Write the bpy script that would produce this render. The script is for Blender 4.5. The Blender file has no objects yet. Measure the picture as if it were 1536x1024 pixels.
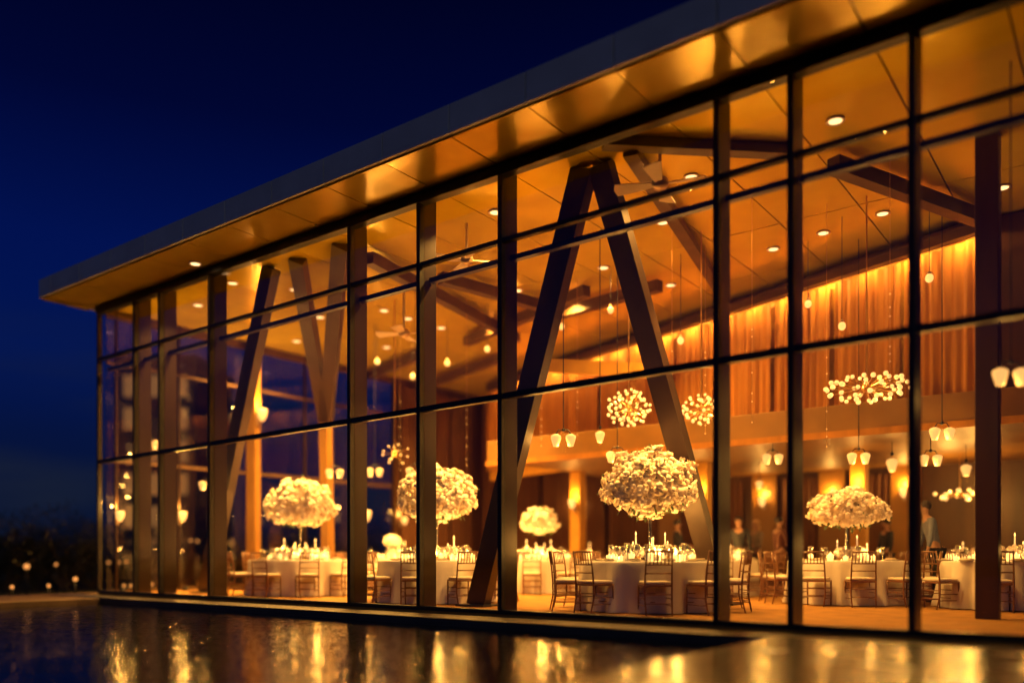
import bpy, bmesh, math, random
from mathutils import Vector, Matrix, noise
R = math.radians
scene = bpy.context.scene
COL = scene.collection

# ------------------------------------------------------------------ camera, world, exposure
F, CX, HY, EYE = 1256.0, 768.0, 833.0, 0.85      # focal in px of the 1536 px photo, centre column, horizon row, eye height
cam_d = bpy.data.cameras.new("camera")
cam = bpy.data.objects.new("camera", cam_d); COL.objects.link(cam)
cam.location = (0, 0, EYE)
cam.rotation_euler = (R(90), 0, math.asin(.6))
cam_d.sensor_width = 36.0
cam_d.lens = F / 1536 * 36
cam_d.shift_y = (HY - 512) / 1536
cam_d.clip_end = 2000
cam_d.dof.use_dof = True
cam_d.dof.focus_distance = 13.3
cam_d.dof.aperture_fstop = 0.165
scene.camera = cam

world = bpy.data.worlds.new("World"); scene.world = world
world.use_nodes = True
wn, wl = world.node_tree.nodes, world.node_tree.links
wn.clear()
wo = wn.new("ShaderNodeOutputWorld"); wb = wn.new("ShaderNodeBackground")
tc = wn.new("ShaderNodeTexCoord"); sx = wn.new("ShaderNodeSeparateXYZ")
ramp = wn.new("ShaderNodeValToRGB")
wl.new(tc.outputs["Generated"], sx.inputs[0])
wl.new(sx.outputs["Z"], ramp.inputs[0])
cr = ramp.color_ramp
stops = [(0.0, (.0030, .0062, .020)), (.06, (.0022, .0060, .028)), (.13, (.0014, .0058, .043)), (.21, (.0006, .0068, .074)),
         (.32, (.0004, .0052, .070)), (.45, (.0003, .0018, .028)), (.58, (.0002, .0006, .011)), (1.0, (.0001, .0004, .006))]
while len(cr.elements) < len(stops): cr.elements.new(.5)
for e, (p, c) in zip(cr.elements, stops):
    e.position = p; e.color = (*c, 1)
# thin night clouds low over the horizon
mp = wn.new("ShaderNodeMapping"); mp.inputs["Scale"].default_value = (1.2, 1.2, 9)
nz = wn.new("ShaderNodeTexNoise"); nz.inputs["Scale"].default_value = 2.2; nz.inputs["Detail"].default_value = 5
wl.new(tc.outputs["Generated"], mp.inputs[0]); wl.new(mp.outputs[0], nz.inputs["Vector"])
cm = wn.new("ShaderNodeMapRange"); cm.inputs["From Min"].default_value = .45; cm.inputs["From Max"].default_value = .7
wl.new(nz.outputs[0], cm.inputs["Value"])
lo = wn.new("ShaderNodeMapRange"); lo.inputs["From Min"].default_value = .26; lo.inputs["From Max"].default_value = .10
wl.new(sx.outputs["Z"], lo.inputs["Value"])
mu = wn.new("ShaderNodeMath"); mu.operation = 'MULTIPLY'
wl.new(cm.outputs[0], mu.inputs[0]); wl.new(lo.outputs[0], mu.inputs[1])
mx = wn.new("ShaderNodeMix"); mx.data_type = 'RGBA'
wl.new(mu.outputs[0], mx.inputs[0]); wl.new(ramp.outputs[0], mx.inputs[6]); mx.inputs[7].default_value = (.0085, .0130, .029, 1)
wl.new(mx.outputs[2], wb.inputs[0]); wb.inputs[1].default_value = 0.76
wl.new(wb.outputs[0], wo.inputs[0])

fill_sun = bpy.data.objects.new("moon_light", bpy.data.lights.new("moon_light", 'SUN')); COL.objects.link(fill_sun)
fill_sun.data.energy = 0.085; fill_sun.data.angle = R(20); fill_sun.data.color = (.85, .89, 1.0)
fill_sun.rotation_euler = (R(66), 0, R(48))          # added fill to lift the fascia, from behind and right of the camera

vs = scene.view_settings
vs.view_transform = 'Standard'; vs.look = 'None'; vs.exposure = 0.55; vs.gamma = 1.0
cy = scene.cycles
cy.max_bounces = 7; cy.diffuse_bounces = 3; cy.glossy_bounces = 4; cy.transmission_bounces = 6; cy.transparent_max_bounces = 24
cy.sample_clamp_direct = 110.0; cy.sample_clamp_indirect = 6.0; cy.use_denoising = True; cy.caustics_reflective = False; cy.caustics_refractive = False
cy.use_adaptive_sampling = True; cy.adaptive_threshold = 0.015

# ------------------------------------------------------------------ layout helpers
def ray(px, d):                                   # plan position at forward depth d on the sight line through column px
    t = (px - CX) / F
    return d * (.8 * t - .6), d * (.6 * t + .8)
def at_d(px, py, d):
    x, y = ray(px, d); return Vector((x, y, EYE + (HY - py) * d / F))
def at_z(px, py, z): return at_d(px, py, F * (z - EYE) / (HY - py))
def to_px(p):
    lat = .8 * p[0] + .6 * p[1]; d = -.6 * p[0] + .8 * p[1]
    return CX + F * lat / d, HY - F * (p[2] - EYE) / d
YF = 9.68                                         # the plane of the glass front
def facade_x(px):
    t = (px - CX) / F; d = YF / (.8 + .6 * t); return d * (.8 * t - .6)

# ------------------------------------------------------------------ materials
def nodes_of(name):
    m = bpy.data.materials.new(name); m.use_nodes = True
    return m, m.node_tree.nodes, m.node_tree.links
def pbr(name, col, rough=.5, metal=0, var=.15, scale=6, bump=0, bscale=20, coat=0, stretch=(1, 1, 1), rvar=0, spec=.5, sss=0, coords="Object"):
    m, n, l = nodes_of(name); b = n["Principled BSDF"]
    b.inputs["Roughness"].default_value = rough; b.inputs["Metallic"].default_value = metal
    b.inputs["Coat Weight"].default_value = coat; b.inputs["Specular IOR Level"].default_value = spec
    t = n.new("ShaderNodeTexCoord"); mp = n.new("ShaderNodeMapping"); mp.inputs["Scale"].default_value = stretch
    l.new(t.outputs[coords], mp.inputs[0])
    nz = n.new("ShaderNodeTexNoise"); nz.inputs["Scale"].default_value = scale; nz.inputs["Detail"].default_value = 4
    l.new(mp.outputs[0], nz.inputs["Vector"])
    r = n.new("ShaderNodeValToRGB")
    r.color_ramp.elements[0].position = .3; r.color_ramp.elements[1].position = .7
    r.color_ramp.elements[0].color = (*[c * (1 - var) for c in col], 1)
    r.color_ramp.elements[1].color = (*[min(1, c * (1 + var)) for c in col], 1)
    l.new(nz.outputs[0], r.inputs[0]); l.new(r.outputs[0], b.inputs["Base Color"])
    if rvar:
        q = n.new("ShaderNodeMapRange"); q.inputs["To Min"].default_value = max(.02, rough - rvar); q.inputs["To Max"].default_value = rough + rvar
        l.new(nz.outputs[0], q.inputs["Value"]); l.new(q.outputs[0], b.inputs["Roughness"])
    if bump:
        n2 = n.new("ShaderNodeTexNoise"); n2.inputs["Scale"].default_value = bscale; n2.inputs["Detail"].default_value = 3
        l.new(mp.outputs[0], n2.inputs["Vector"])
        bp = n.new("ShaderNodeBump"); bp.inputs["Distance"].default_value = bump
        l.new(n2.outputs[0], bp.inputs["Height"]); l.new(bp.outputs[0], b.inputs["Normal"])
    if sss:
        b.inputs["Transmission Weight"].default_value = 0
        b.inputs["Subsurface Weight"].default_value = sss; b.inputs["Subsurface Scale"].default_value = .02
    return m
def glow(name, col, s, base=(.8, .7, .5)):
    m, n, l = nodes_of(name); b = n["Principled BSDF"]
    b.inputs["Base Color"].default_value = (*base, 1); b.inputs["Emission Color"].default_value = (*col, 1)
    b.inputs["Emission Strength"].default_value = s
    return m
def thin_glass(name, tint=(1, 1, 1), base=.05, gain=.9, power=4.0, rough=0.0):
    m, n, l = nodes_of(name); n.clear()
    o = n.new("ShaderNodeOutputMaterial"); mixs = n.new("ShaderNodeMixShader")
    tr = n.new("ShaderNodeBsdfTransparent"); gl = n.new("ShaderNodeBsdfAnisotropic"); gl.inputs["Roughness"].default_value = rough
    tr.inputs[0].default_value = (*tint, 1)
    lw = n.new("ShaderNodeLayerWeight"); lw.inputs[0].default_value = .5
    pw = n.new("ShaderNodeMath"); pw.operation = 'POWER'; pw.inputs[1].default_value = power
    ma = n.new("ShaderNodeMath"); ma.operation = 'MULTIPLY_ADD'; ma.inputs[1].default_value = gain; ma.inputs[2].default_value = base
    l.new(lw.outputs["Facing"], pw.inputs[0]); l.new(pw.outputs[0], ma.inputs[0]); l.new(ma.outputs[0], mixs.inputs[0])
    l.new(tr.outputs[0], mixs.inputs[1]); l.new(gl.outputs[0], mixs.inputs[2]); l.new(mixs.outputs[0], o.inputs[0])
    return m

WARM = (1.0, .465, .085)
M = dict(
    frame=pbr('black_frame', (.012, .013, .017), .38, .3, .2, 8),
    bronze=pbr('bronze_fin', (.026, .0135, .005), .34, .45, .08, 1.2, rvar=.05),
    strut=pbr('strut_steel', (.060, .037, .024), .42, .35, .15, 2, .001, 8),
    beam=pbr('beam_brown', (.07, .036, .014), .5, .1, .2, 3),
    fascia=pbr('fascia_metal', (.55, .55, .57), .5, .25, .10, 1.5, .0006, 12),
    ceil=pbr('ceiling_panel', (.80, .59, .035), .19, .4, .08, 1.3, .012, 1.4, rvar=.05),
    soffit=pbr('soffit_dimmed', (.55, .37, .035), .19, .4, .10, 1.3, .012, 1.6, rvar=.06),  # darker copy of the ceiling panels, the overhang's dimness put into its colour
    groove=pbr('groove_dark', (.05, .028, .014), .7, 0, .1, 4),
    wall=pbr('amber_wall', (.52, .26, .02), .6, 0, .14, 2.0, .002, 12),
    darkwall=pbr('walnut_wall', (.07, .028, .005), .45, 0, .3, 3, .002, 14, stretch=(1, 1, .12)),
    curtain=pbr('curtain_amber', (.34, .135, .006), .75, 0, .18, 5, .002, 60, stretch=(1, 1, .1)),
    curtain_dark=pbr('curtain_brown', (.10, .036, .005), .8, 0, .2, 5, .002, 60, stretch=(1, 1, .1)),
    fasciain=pbr('balcony_front', (.21, .10, .010), .5, 0, .12, 2),
    carpet=pbr('carpet', (.30, .14, .018), .85, 0, .22, 3.2, .003, 90),
    roof=pbr('roof_top', (.08, .08, .085), .8, 0, .2, 2),
    stone=pbr('terrace_stone', (.020, .011, .006), .25, 0, .35, 1.6, .0025, 7, rvar=.09, spec=.45, coords="Object"),
    ledge=pbr('ledge_stone', (.042, .038, .038), .45, 0, .25, 2.2, .002, 12),
    ledge_light=pbr('sill_stone', (.30, .25, .21), .5, 0, .2, 2.2, .002, 12),
    paving=pbr('paving', (.10, .06, .032), .6, 0, .25, 2.0, .003, 9),
    ground=pbr('lawn_dark', (.022, .028, .012), .95, 0, .5, .6, .03, 8),
    cloth=pbr('table_linen', (.70, .64, .60), .8, 0, .05, 3, .0015, 120),
    wood=pbr('chair_wood', (.20, .085, .032), .35, 0, .25, 14, .0005, 40, coat=.25),
    cushion=pbr('cushion', (.78, .70, .58), .85, 0, .05, 8, .001, 150),
    petal=pbr('petal', (.97, .84, .78), .8, 0, .06, 30, spec=.15),
    petal_cream=pbr('petal_cream', (.92, .76, .60), .8, 0, .08, 30, spec=.15),
    leaf=pbr('leaf', (.10, .15, .05), .5, 0, .35, 20),
    shrub=pbr('shrub_leaf', (.022, .024, .007), .55, 0, .45, 3),
    bark=pbr('bark', (.08, .055, .035), .9, 0, .3, 12, .005, 30),
    china=pbr('china', (.82, .78, .72), .25, 0, .03, 5),
    napkin=pbr('napkin', (.78, .66, .46), .8, 0, .08, 9),
    gold=pbr('brass', (.60, .36, .12), .28, .9, .15, 8),
    steel=pbr('brushed_metal', (.40, .30, .20), .35, .8, .12, 8),
    fan=pbr('fan_white', (.62, .50, .36), .45, 0, .06, 4),
    wax=glow('wax', (1, .62, .25), .35, (.85, .75, .6)),
    flame=glow('flame', (1, .52, .14), 3.5),
    votive=glow('votive_glass', (1, .48, .13), 1.7),
    bulb=glow('bulb', (1, .44, .12), 1.35, (.5, .4, .25)),
    bead=glow('bead', (1, .42, .10), .5, (.6, .5, .3)),
    disc=glow('downlight_disc', (1, .60, .26), 1.7),
    shade=glow('lantern_shade', (1, .46, .12), .95, (.45, .32, .18)),
    sconce=glow('sconce_shade', (1, .44, .11), 1.5, (.5, .35, .2)),
    cove=glow('cove_strip', (1, .46, .10), 150.0),
    winlit=glow('lit_window', (1, .40, .10), .22, (.2, .1, .05)),
    bollard=glow('bollard_globe', (1, .36, .08), .9, (.3, .2, .1)),
    glass=thin_glass('facade_glass', (.93, .94, .93), .045, .85, 4.2),
    glassware=thin_glass('glassware', (.92, .92, .90), .26, .74, 1.5, .12),
    far=pbr('far_block', (.05, .05, .055), .8, 0, .15, .5),
    skin=pbr('skin', (.36, .20, .13), .55, 0, .06, 10),
    hair_d=pbr('hair_dark', (.02, .013, .010), .5, 0, .2, 30),
    hair_b=pbr('hair_blond', (.42, .26, .12), .5, 0, .2, 30),
    suit=pbr('suit_black', (.016, .016, .020), .7, 0, .2, 20),
    shirt=pbr('shirt_blue', (.13, .15, .23), .8, 0, .1, 12),
    beige=pbr('jacket_beige', (.20, .16, .13), .8, 0, .1, 12),
    red=pbr('dress_rust', (.13, .045, .025), .7, 0, .1, 12),
)
# water
m, n, l = nodes_of('pool_water'); b = n["Principled BSDF"]
b.inputs["Base Color"].default_value = (.0012, .002, .006, 1); b.inputs["Roughness"].default_value = .012
b.inputs["IOR"].default_value = 1.33; b.inputs["Specular IOR Level"].default_value = .55
tcw = n.new("ShaderNodeTexCoord"); mpw = n.new("ShaderNodeMapping"); mpr = n.new("ShaderNodeMapping"); mpr.inputs["Rotation"].default_value = (0, 0, R(-37)); mpw.inputs["Scale"].default_value = (1.25, .9, 1)
l.new(tcw.outputs["Object"], mpr.inputs[0]); l.new(mpr.outputs[0], mpw.inputs[0])
n1 = n.new("ShaderNodeTexNoise"); n1.inputs["Scale"].default_value = 9.0; n1.inputs["Detail"].default_value = 1.5; n1.inputs["Distortion"].default_value = .4
n2 = n.new("ShaderNodeTexNoise"); n2.inputs["Scale"].default_value = 1.6; n2.inputs["Detail"].default_value = 2
l.new(mpw.outputs[0], n1.inputs["Vector"]); l.new(mpw.outputs[0], n2.inputs["Vector"])
b1 = n.new("ShaderNodeBump"); b1.inputs["Distance"].default_value = .0095
b2 = n.new("ShaderNodeBump"); b2.inputs["Distance"].default_value = .0065
l.new(n2.outputs[0], b2.inputs["Height"]); l.new(n1.outputs[0], b1.inputs["Height"]); l.new(b2.outputs[0], b1.inputs["Normal"]); l.new(b1.outputs[0], b.inputs["Normal"])
M['water'] = m

# ------------------------------------------------------------------ mesh builder
class MB:
    def __init__(s): s.v = []; s.f = []
    def add(s, vs, fs):
        o = len(s.v); s.v += [tuple(v) for v in vs]; s.f += [tuple(i + o for i in f) for f in fs]; return s
    def box(s, x0, x1, y0, y1, z0, z1):
        return s.add([(x0, y0, z0), (x1, y0, z0), (x1, y1, z0), (x0, y1, z0), (x0, y0, z1), (x1, y0, z1), (x1, y1, z1), (x0, y1, z1)],
                     [(3, 2, 1, 0), (4, 5, 6, 7), (0, 1, 5, 4), (1, 2, 6, 5), (2, 3, 7, 6), (3, 0, 4, 7)])
    def bbox(s, x0, x1, y0, y1, z0, z1, e=.008):       # box with bevelled edges
        bm = bmesh.new(); bmesh.ops.create_cube(bm, size=1)
        for v in bm.verts: v.co = Vector(((x0 + x1) / 2 + v.co.x * (x1 - x0), (y0 + y1) / 2 + v.co.y * (y1 - y0), (z0 + z1) / 2 + v.co.z * (z1 - z0)))
        bmesh.ops.bevel(bm, geom=bm.edges[:], offset=e, segments=2, affect='EDGES', profile=.5)
        bm.verts.index_update()
        s.add([v.co[:] for v in bm.verts], [[v.index for v in f.verts] for f in bm.faces]); bm.free(); return s
    def bar(s, a, b, w, h, up=(0, 0, 1)):               # rectangular bar from a to b
        a, b = Vector(a), Vector(b); d = (b - a).normalized(); u = Vector(up)
        side = d.cross(u)
        side = side.normalized() if side.length > 1e-5 else Vector((1, 0, 0)); u = side.cross(d)
        q = [side * sx * w / 2 + u * sy * h / 2 for sx, sy in ((-1, -1), (1, -1), (1, 1), (-1, 1))]
        return s.add([a + k for k in q] + [b + k for k in q], [(0, 1, 2, 3), (7, 6, 5, 4), (0, 4, 5, 1), (1, 5, 6, 2), (2, 6, 7, 3), (3, 7, 4, 0)])
    def tube(s, pts, rad, n=8, cap=True):
        pts = [Vector(p) for p in pts]; rad = rad if isinstance(rad, (list, tuple)) else [rad] * len(pts)
        vs, fs = [], []
        ref = None
        for i, p in enumerate(pts):
            d = (pts[min(i + 1, len(pts) - 1)] - pts[max(i - 1, 0)]).normalized()
            if ref is None: ref = d.orthogonal().normalized()
            ref = (ref - d * ref.dot(d)).normalized(); o = d.cross(ref)
            for k in range(n):
                a = 2 * math.pi * k / n; vs.append(p + (ref * math.cos(a) + o * math.sin(a)) * rad[i])
        for i in range(len(pts) - 1):
            for k in range(n): fs.append((i * n + k, i * n + (k + 1) % n, (i + 1) * n + (k + 1) % n, (i + 1) * n + k))
        if cap: fs += [tuple(reversed(range(n))), tuple(range((len(pts) - 1) * n, len(pts) * n))]
        return s.add(vs, fs)
    def lathe(s, prof, n=20, c=(0, 0, 0), cap=True):
        vs, fs = [], []
        for r, z in prof:
            for k in range(n):
                a = 2 * math.pi * k / n; vs.append((c[0] + r * math.cos(a), c[1] + r * math.sin(a), c[2] + z))
        for i in range(len(prof) - 1):
            for k in range(n): fs.append((i * n + k, i * n + (k + 1) % n, (i + 1) * n + (k + 1) % n, (i + 1) * n + k))
        if cap: fs += [tuple(reversed(range(n))), tuple(range((len(prof) - 1) * n, len(prof) * n))]
        return s.add(vs, fs)
    def ball(s, c, r, n=10, m=6, sq=(1, 1, 1)):
        vs, fs = [(c[0], c[1], c[2] - r * sq[2])], []
        for i in range(1, m):
            a = -math.pi / 2 + math.pi * i / m
            for k in range(n):
                t = 2 * math.pi * k / n
                vs.append((c[0] + r * sq[0] * math.cos(a) * math.cos(t), c[1] + r * sq[1] * math.cos(a) * math.sin(t), c[2] + r * sq[2] * math.sin(a)))
        vs.append((c[0], c[1], c[2] + r * sq[2])); L = len(vs) - 1
        for k in range(n):
            fs.append((0, 1 + (k + 1) % n, 1 + k)); fs.append((L, 1 + (m - 2) * n + k, 1 + (m - 2) * n + (k + 1) % n))
        for i in range(m - 2):
            for k in range(n): fs.append((1 + i * n + k, 1 + i * n + (k + 1) % n, 1 + (i + 1) * n + (k + 1) % n, 1 + (i + 1) * n + k))
        return s.add(vs, fs)
    def build(s, name, mat, parent=None, smooth=False):
        me = bpy.data.meshes.new(name); me.from_pydata(s.v, [], s.f); me.materials.append(mat)
        if smooth:
            me.polygons.foreach_set("use_smooth", [True] * len(me.polygons))
        me.update()
        o = bpy.data.objects.new(name, me); COL.objects.link(o)
        if parent: o.parent = parent
        return o
def auto(o, ang=35):
    try:
        o.data.set_sharp_from_angle(angle=R(ang))
    except Exception: pass
    return o
def tag(o, label=None, cat=None, group=None, kind=None):
    if label: o['label'] = label
    if cat: o['category'] = cat
    if group: o['group'] = group
    if kind: o['kind'] = kind
    return o
def thing(name, label, cat, loc=(0, 0, 0), rz=0, group=None):
    o = bpy.data.objects.new(name, None); COL.objects.link(o); o.empty_display_size = .1
    o.location = loc; o.rotation_euler = (0, 0, rz); return tag(o, label, cat, group)
def copy_tree(o, parent=None):
    c = o.copy(); COL.objects.link(c); c.parent = parent
    for ch in o.children: copy_tree(ch, c)
    return c
def lamp(name, kind, loc, power, radius, parent=None, color=WARM, size=None, blend=.6):
    d = bpy.data.lights.new(name, kind); d.energy = power; d.color = color; d.shadow_soft_size = radius
    if kind == 'SPOT': d.spot_size = size or R(120); d.spot_blend = blend
    o = bpy.data.objects.new(name, d); COL.objects.link(o); o.location = loc
    if parent: o.parent = parent
    return o
ORD = ['first', 'second', 'third', 'fourth', 'fifth', 'sixth', 'seventh', 'eighth', 'ninth', 'tenth', 'eleventh', 'twelfth', 'thirteenth']
MUL = [152, 206, 244, 319, 529, 633, 755, 1078, 1189, 1370]
def zmid(x): return EYE + 2.387 + (2.134 - 2.387) * (x + 1.92) / (-19 + 1.92)
def zup(x): return EYE + 4.60 + (4.47 - 4.60) * (x + 1.92) / (-19 + 1.92)
def pane_of(p):
    px, py = to_px(p); i = sum(1 for m in MUL if px > m) - 1
    x = facade_x(px); t = (px - CX) / F; d = YF / (.8 + .6 * t)
    row = 'bottom' if py > HY - F * (zmid(x) - EYE) / d else ('middle' if py > HY - F * (zup(x) - EYE) / d else 'top')
    return max(i, 0), row
def spots_label(items, what):                     # unique labels for many alike things by the pane they show in
    cells = {}
    for k, (o, p) in enumerate(items): cells.setdefault(pane_of(p), []).append((to_px(p)[0], k))
    for (i, row), L in cells.items():
        L.sort()
        for j, (_, k) in enumerate(L):
            w = f"{what}, {ORD[i]} glass bay from the left, {row} pane"
            if len(L) > 1: w += f", {ORD[j]} from its left" if len(L) > 2 else (", left one" if j == 0 else ", right one")
            items[k][0]['label'] = w

# ------------------------------------------------------------------ ground, water, terrace
XL, ZC = -19.0, 6.52
tag(MB().box(-300, 300, -300, 400, -1.0, -.30).build('ground', M['ground']), kind='structure')
tag(MB().add([(-17.6, -25, -.15), (-3.2, -25, -.15), (-3.2, 8.95, -.15), (-17.6, 8.95, -.15)], [(0, 1, 2, 3)]).build('water', M['water']), kind='structure')
t = MB(); t.bbox(-3.2, 14, -25, 8.95, -.6, -.02, .012)
tag(t.build('terrace', M['stone']), kind='structure')
t = MB(); t.bbox(-19.9, 14, 8.953, 9.61, -.6, -.035, .012)
tag(t.build('pool_ledge', M['ledge']), kind='structure')
t = MB(); t.bbox(-20.6, -17.6, -25, 8.95, -.6, -.05, .012); t.bbox(-20.6, -19.9, 8.953, 26, -.6, -.05, .012)
tag(t.build('pavement', M['paving']), kind='structure')
tag(MB().box(-19.0, 5.0, 9.612, 23.6, -.35, 0).build('floor', M['carpet']), kind='structure')

# ------------------------------------------------------------------ the pavilion
pav = thing('glass_pavilion', 'long glass walled banquet pavilion with flat overhanging roof lit amber inside', 'building', (-7, 9.68, 0))
class PB(MB):                                     # pavilion parts are written in world coordinates
    def build(s, name, mat, parent=None, smooth=False):
        o = MB.build(s, name, mat, parent, smooth); 
        if parent is pav: o.location = (7, -9.68, 0)
        return o
XR = 5.0
rf = PB(); rf.box(-19.42, 6.6, 8.60, 24.0, 6.60, 6.93)
roof = rf.build('roof', M['roof'], pav)
# fascia panels with real open joints
rng = random.Random(4)
fp = PB(); x = -19.5; xs = [-19.5]; k = -4.92 - 1.275 * 11
while k < 6.6:
    if k > -19.3: xs.append(k)
    k += 1.275
xs.append(6.6)
for a, b_ in zip(xs, xs[1:]):
    j = rng.uniform(-.002, .002)
    fp.bbox(a + .009, b_ - .009, 8.54 + j, 8.60, 6.55, 6.945, .004)
yy = 8.56
while yy < 24: fp.bbox(-19.5, -19.42, yy + .05, yy + 1.26, 6.55, 6.945, .004); yy += 1.275
fp.build('fascia', M['fascia'], roof, ).location = (0, 0, 0)
# soffit / ceiling panels
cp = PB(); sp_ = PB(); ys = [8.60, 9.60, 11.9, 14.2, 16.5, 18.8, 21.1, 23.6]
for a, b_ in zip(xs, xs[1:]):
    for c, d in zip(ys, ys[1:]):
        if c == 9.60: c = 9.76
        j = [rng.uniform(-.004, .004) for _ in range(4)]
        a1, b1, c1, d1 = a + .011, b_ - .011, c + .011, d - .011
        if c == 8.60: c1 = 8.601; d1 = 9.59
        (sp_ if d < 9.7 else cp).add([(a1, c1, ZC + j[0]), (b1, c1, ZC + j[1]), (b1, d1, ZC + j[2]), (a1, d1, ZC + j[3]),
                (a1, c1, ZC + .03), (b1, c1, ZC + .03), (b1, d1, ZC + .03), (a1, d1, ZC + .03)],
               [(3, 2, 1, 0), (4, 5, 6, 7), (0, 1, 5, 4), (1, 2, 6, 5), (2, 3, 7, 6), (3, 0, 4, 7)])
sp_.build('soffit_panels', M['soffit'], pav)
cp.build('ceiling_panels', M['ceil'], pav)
PB().box(-19.42, 6.5, 8.61, 23.9, ZC + .032, 6.598).build('ceiling_backing', M['groove'], pav)
# facade frame
HEAD0, HEAD1 = 6.36, 6.515
X = [facade_x(m) for m in MUL]; X[0] = XL
X.append(-.55)
Xall = X + [1.4, 3.2, 5.0]
PB().bbox(XL - .05, XR, 9.58, 9.75, HEAD0, HEAD1, .006).build('head_beam', M['frame'], pav)
PB().bbox(XL - .05, XR, 9.60, 9.74, .002, .065, .006).build('sill_beam', M['frame'], pav)
def sloped(x0, x1, y0, y1, f, h, off=0):
    z0, z1 = f(x0) + off, f(x1) + off
    return PB().add([(x0, y0, z0 - h / 2), (x1, y0, z1 - h / 2), (x1, y1, z1 - h / 2), (x0, y1, z0 - h / 2), (x0, y0, z0 + h / 2), (x1, y0, z1 + h / 2), (x1, y1, z1 + h / 2), (x0, y1, z0 + h / 2)],
                    [(3, 2, 1, 0), (4, 5, 6, 7), (0, 1, 5, 4), (1, 2, 6, 5), (2, 3, 7, 6), (3, 0, 4, 7)])
MW = .036
for i, xx in enumerate(Xall):
    w = MW if i else .03
    PB().bbox(xx - w, xx + w, 9.585, 9.69, .066, HEAD0 - .001, .006).build('mullion', M['frame'], pav)
    if i: PB().bbox(xx - .022, xx + .022, 9.705, 9.99, .004, ZC - .02, .004).build('fin', M['bronze'], pav)
for a, b_ in zip(Xall, Xall[1:]):
    a2, b2 = a + MW + .001, b_ - MW - .001
    sloped(a2, b2, 9.60, 9.69, zmid, .085).build('transom', M['frame'], pav)
    sloped(a2, b2, 9.60, 9.69, zup, .062).build('transom', M['frame'], pav)
    sloped(a2, b2, 9.80, 9.90, zup, .075, -.20).build('transom', M['frame'], pav)
    for f0, f1, h0, h1 in ((lambda x: .066, zmid, 0, .043), (zmid, zup, .043, .032), (zup, lambda x: HEAD0, .032, .001)):
        p = PB(); y0, y1 = 9.640, 9.652
        q = [(a2, f0(a2) + h0), (b2, f0(b2) + h0), (b2, f1(b2) - h1), (a2, f1(a2) - h1)]
        p.add([(u, y0, v) for u, v in q] + [(u, y1, v) for u, v in q], [(0, 1, 2, 3), (7, 6, 5, 4), (0, 4, 5, 1), (1, 5, 6, 2), (2, 6, 7, 3), (3, 7, 4, 0)])
        p.build('glass_pane', M['glass'], pav)
# end wall of glass (left end)
EY = [9.76, 10.02, 11.6, 13.6, 15.5, 17.3, 19.0]
for yv in EY[1:]:
    PB().bbox(-19.03, -18.95, yv - .03, yv + .03, .004, ZC - .01, .005).build('mullion', M['bronze'], pav)
for yv in (13.6, 17.3):
    PB().bbox(-18.94, -18.55, yv - .09, yv + .09, .004, ZC - .01, .008).build('end_column', M['fasciain'], pav)
for a, b_ in zip(EY, EY[1:]):
    for z0, z1 in ((.005, .07), (3.00, 3.09), (5.25, 5.33), (6.30, 6.5)):
        PB().box(-19.02, -18.96, a + .031, b_ - .031, z0, z1).build('transom', M['beam'], pav)
    for z0, z1 in ((.071, 2.999), (3.091, 5.249), (5.331, 6.299)):
        PB().box(-18.996, -18.984, a + .031, b_ - .031, z0, z1).build('glass_pane', M['glass'], pav)
# solid walls
PB().box(-19.05, -18.9, 19.04, 23.6, .002, ZC - .006).build('end_wall', M['darkwall'], pav)
PB().box(-18.9, XR, 23.45, 23.6, .002, ZC - .006).build('back_wall', M['darkwall'], pav)
PB().box(XR + .001, XR + .16, 9.7, 23.6, .002, ZC - .006).build('side_wall', M['darkwall'], pav)
# upper wall runs at an angle behind the balcony
U0, U1 = Vector((-2.0, 15.95, 0)), Vector((-17.0, 21.55, 0))
PB().bar((U0.x, U0.y, 4.9), (U1.x, U1.y, 4.9), .12, 3.2).build('upper_wall', M['wall'], pav)
PB().box(-2.0, XR, 16.0, 16.12, 3.3, 6.5).build('upper_wall', M['darkwall'], pav)  # dark wall colour stands in for the dimness of the right bay
# balcony
PB().bbox(-12.6, XR, 15.80, 15.95, 3.06, 3.60, .012).build('balcony_fascia', M['fasciain'], pav)
PB().box(-12.6, XR, 15.952, 23.44, 3.16, 3.30).build('balcony_slab', M['fasciain'], pav)
PB().box(-12.6, XR, 15.74, 15.798, 3.00, 3.12).build('balcony_trim', M['curtain'], pav)
# structural columns under the balcony and the wall piers
for xx in (-12.4, -8.7, -5.0, -1.2):
    PB().bbox(xx - .16, xx + .16, 19.4, 19.72, .002, 3.158, .012).build('column', M['wall'], pav)
for px_ in (863, 1000, 1143, 1245, 1355):
    t_ = (px_ - CX) / F; d_ = 23.1 / (.8 + .6 * t_); xx = d_ * (.8 * t_ - .6)
    PB().bbox(xx - .35, xx + .35, 23.25, 23.449, .002, 3.158, .012).build('pier', M['fasciain'], pav)
cx_, cy_ = ray(1482, 11.3)
PB().bbox(cx_ - .14, cx_ + .14, cy_ - .14, cy_ + .14, .002, ZC - .01, .012).build('column', M['darkwall'], pav)
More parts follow.
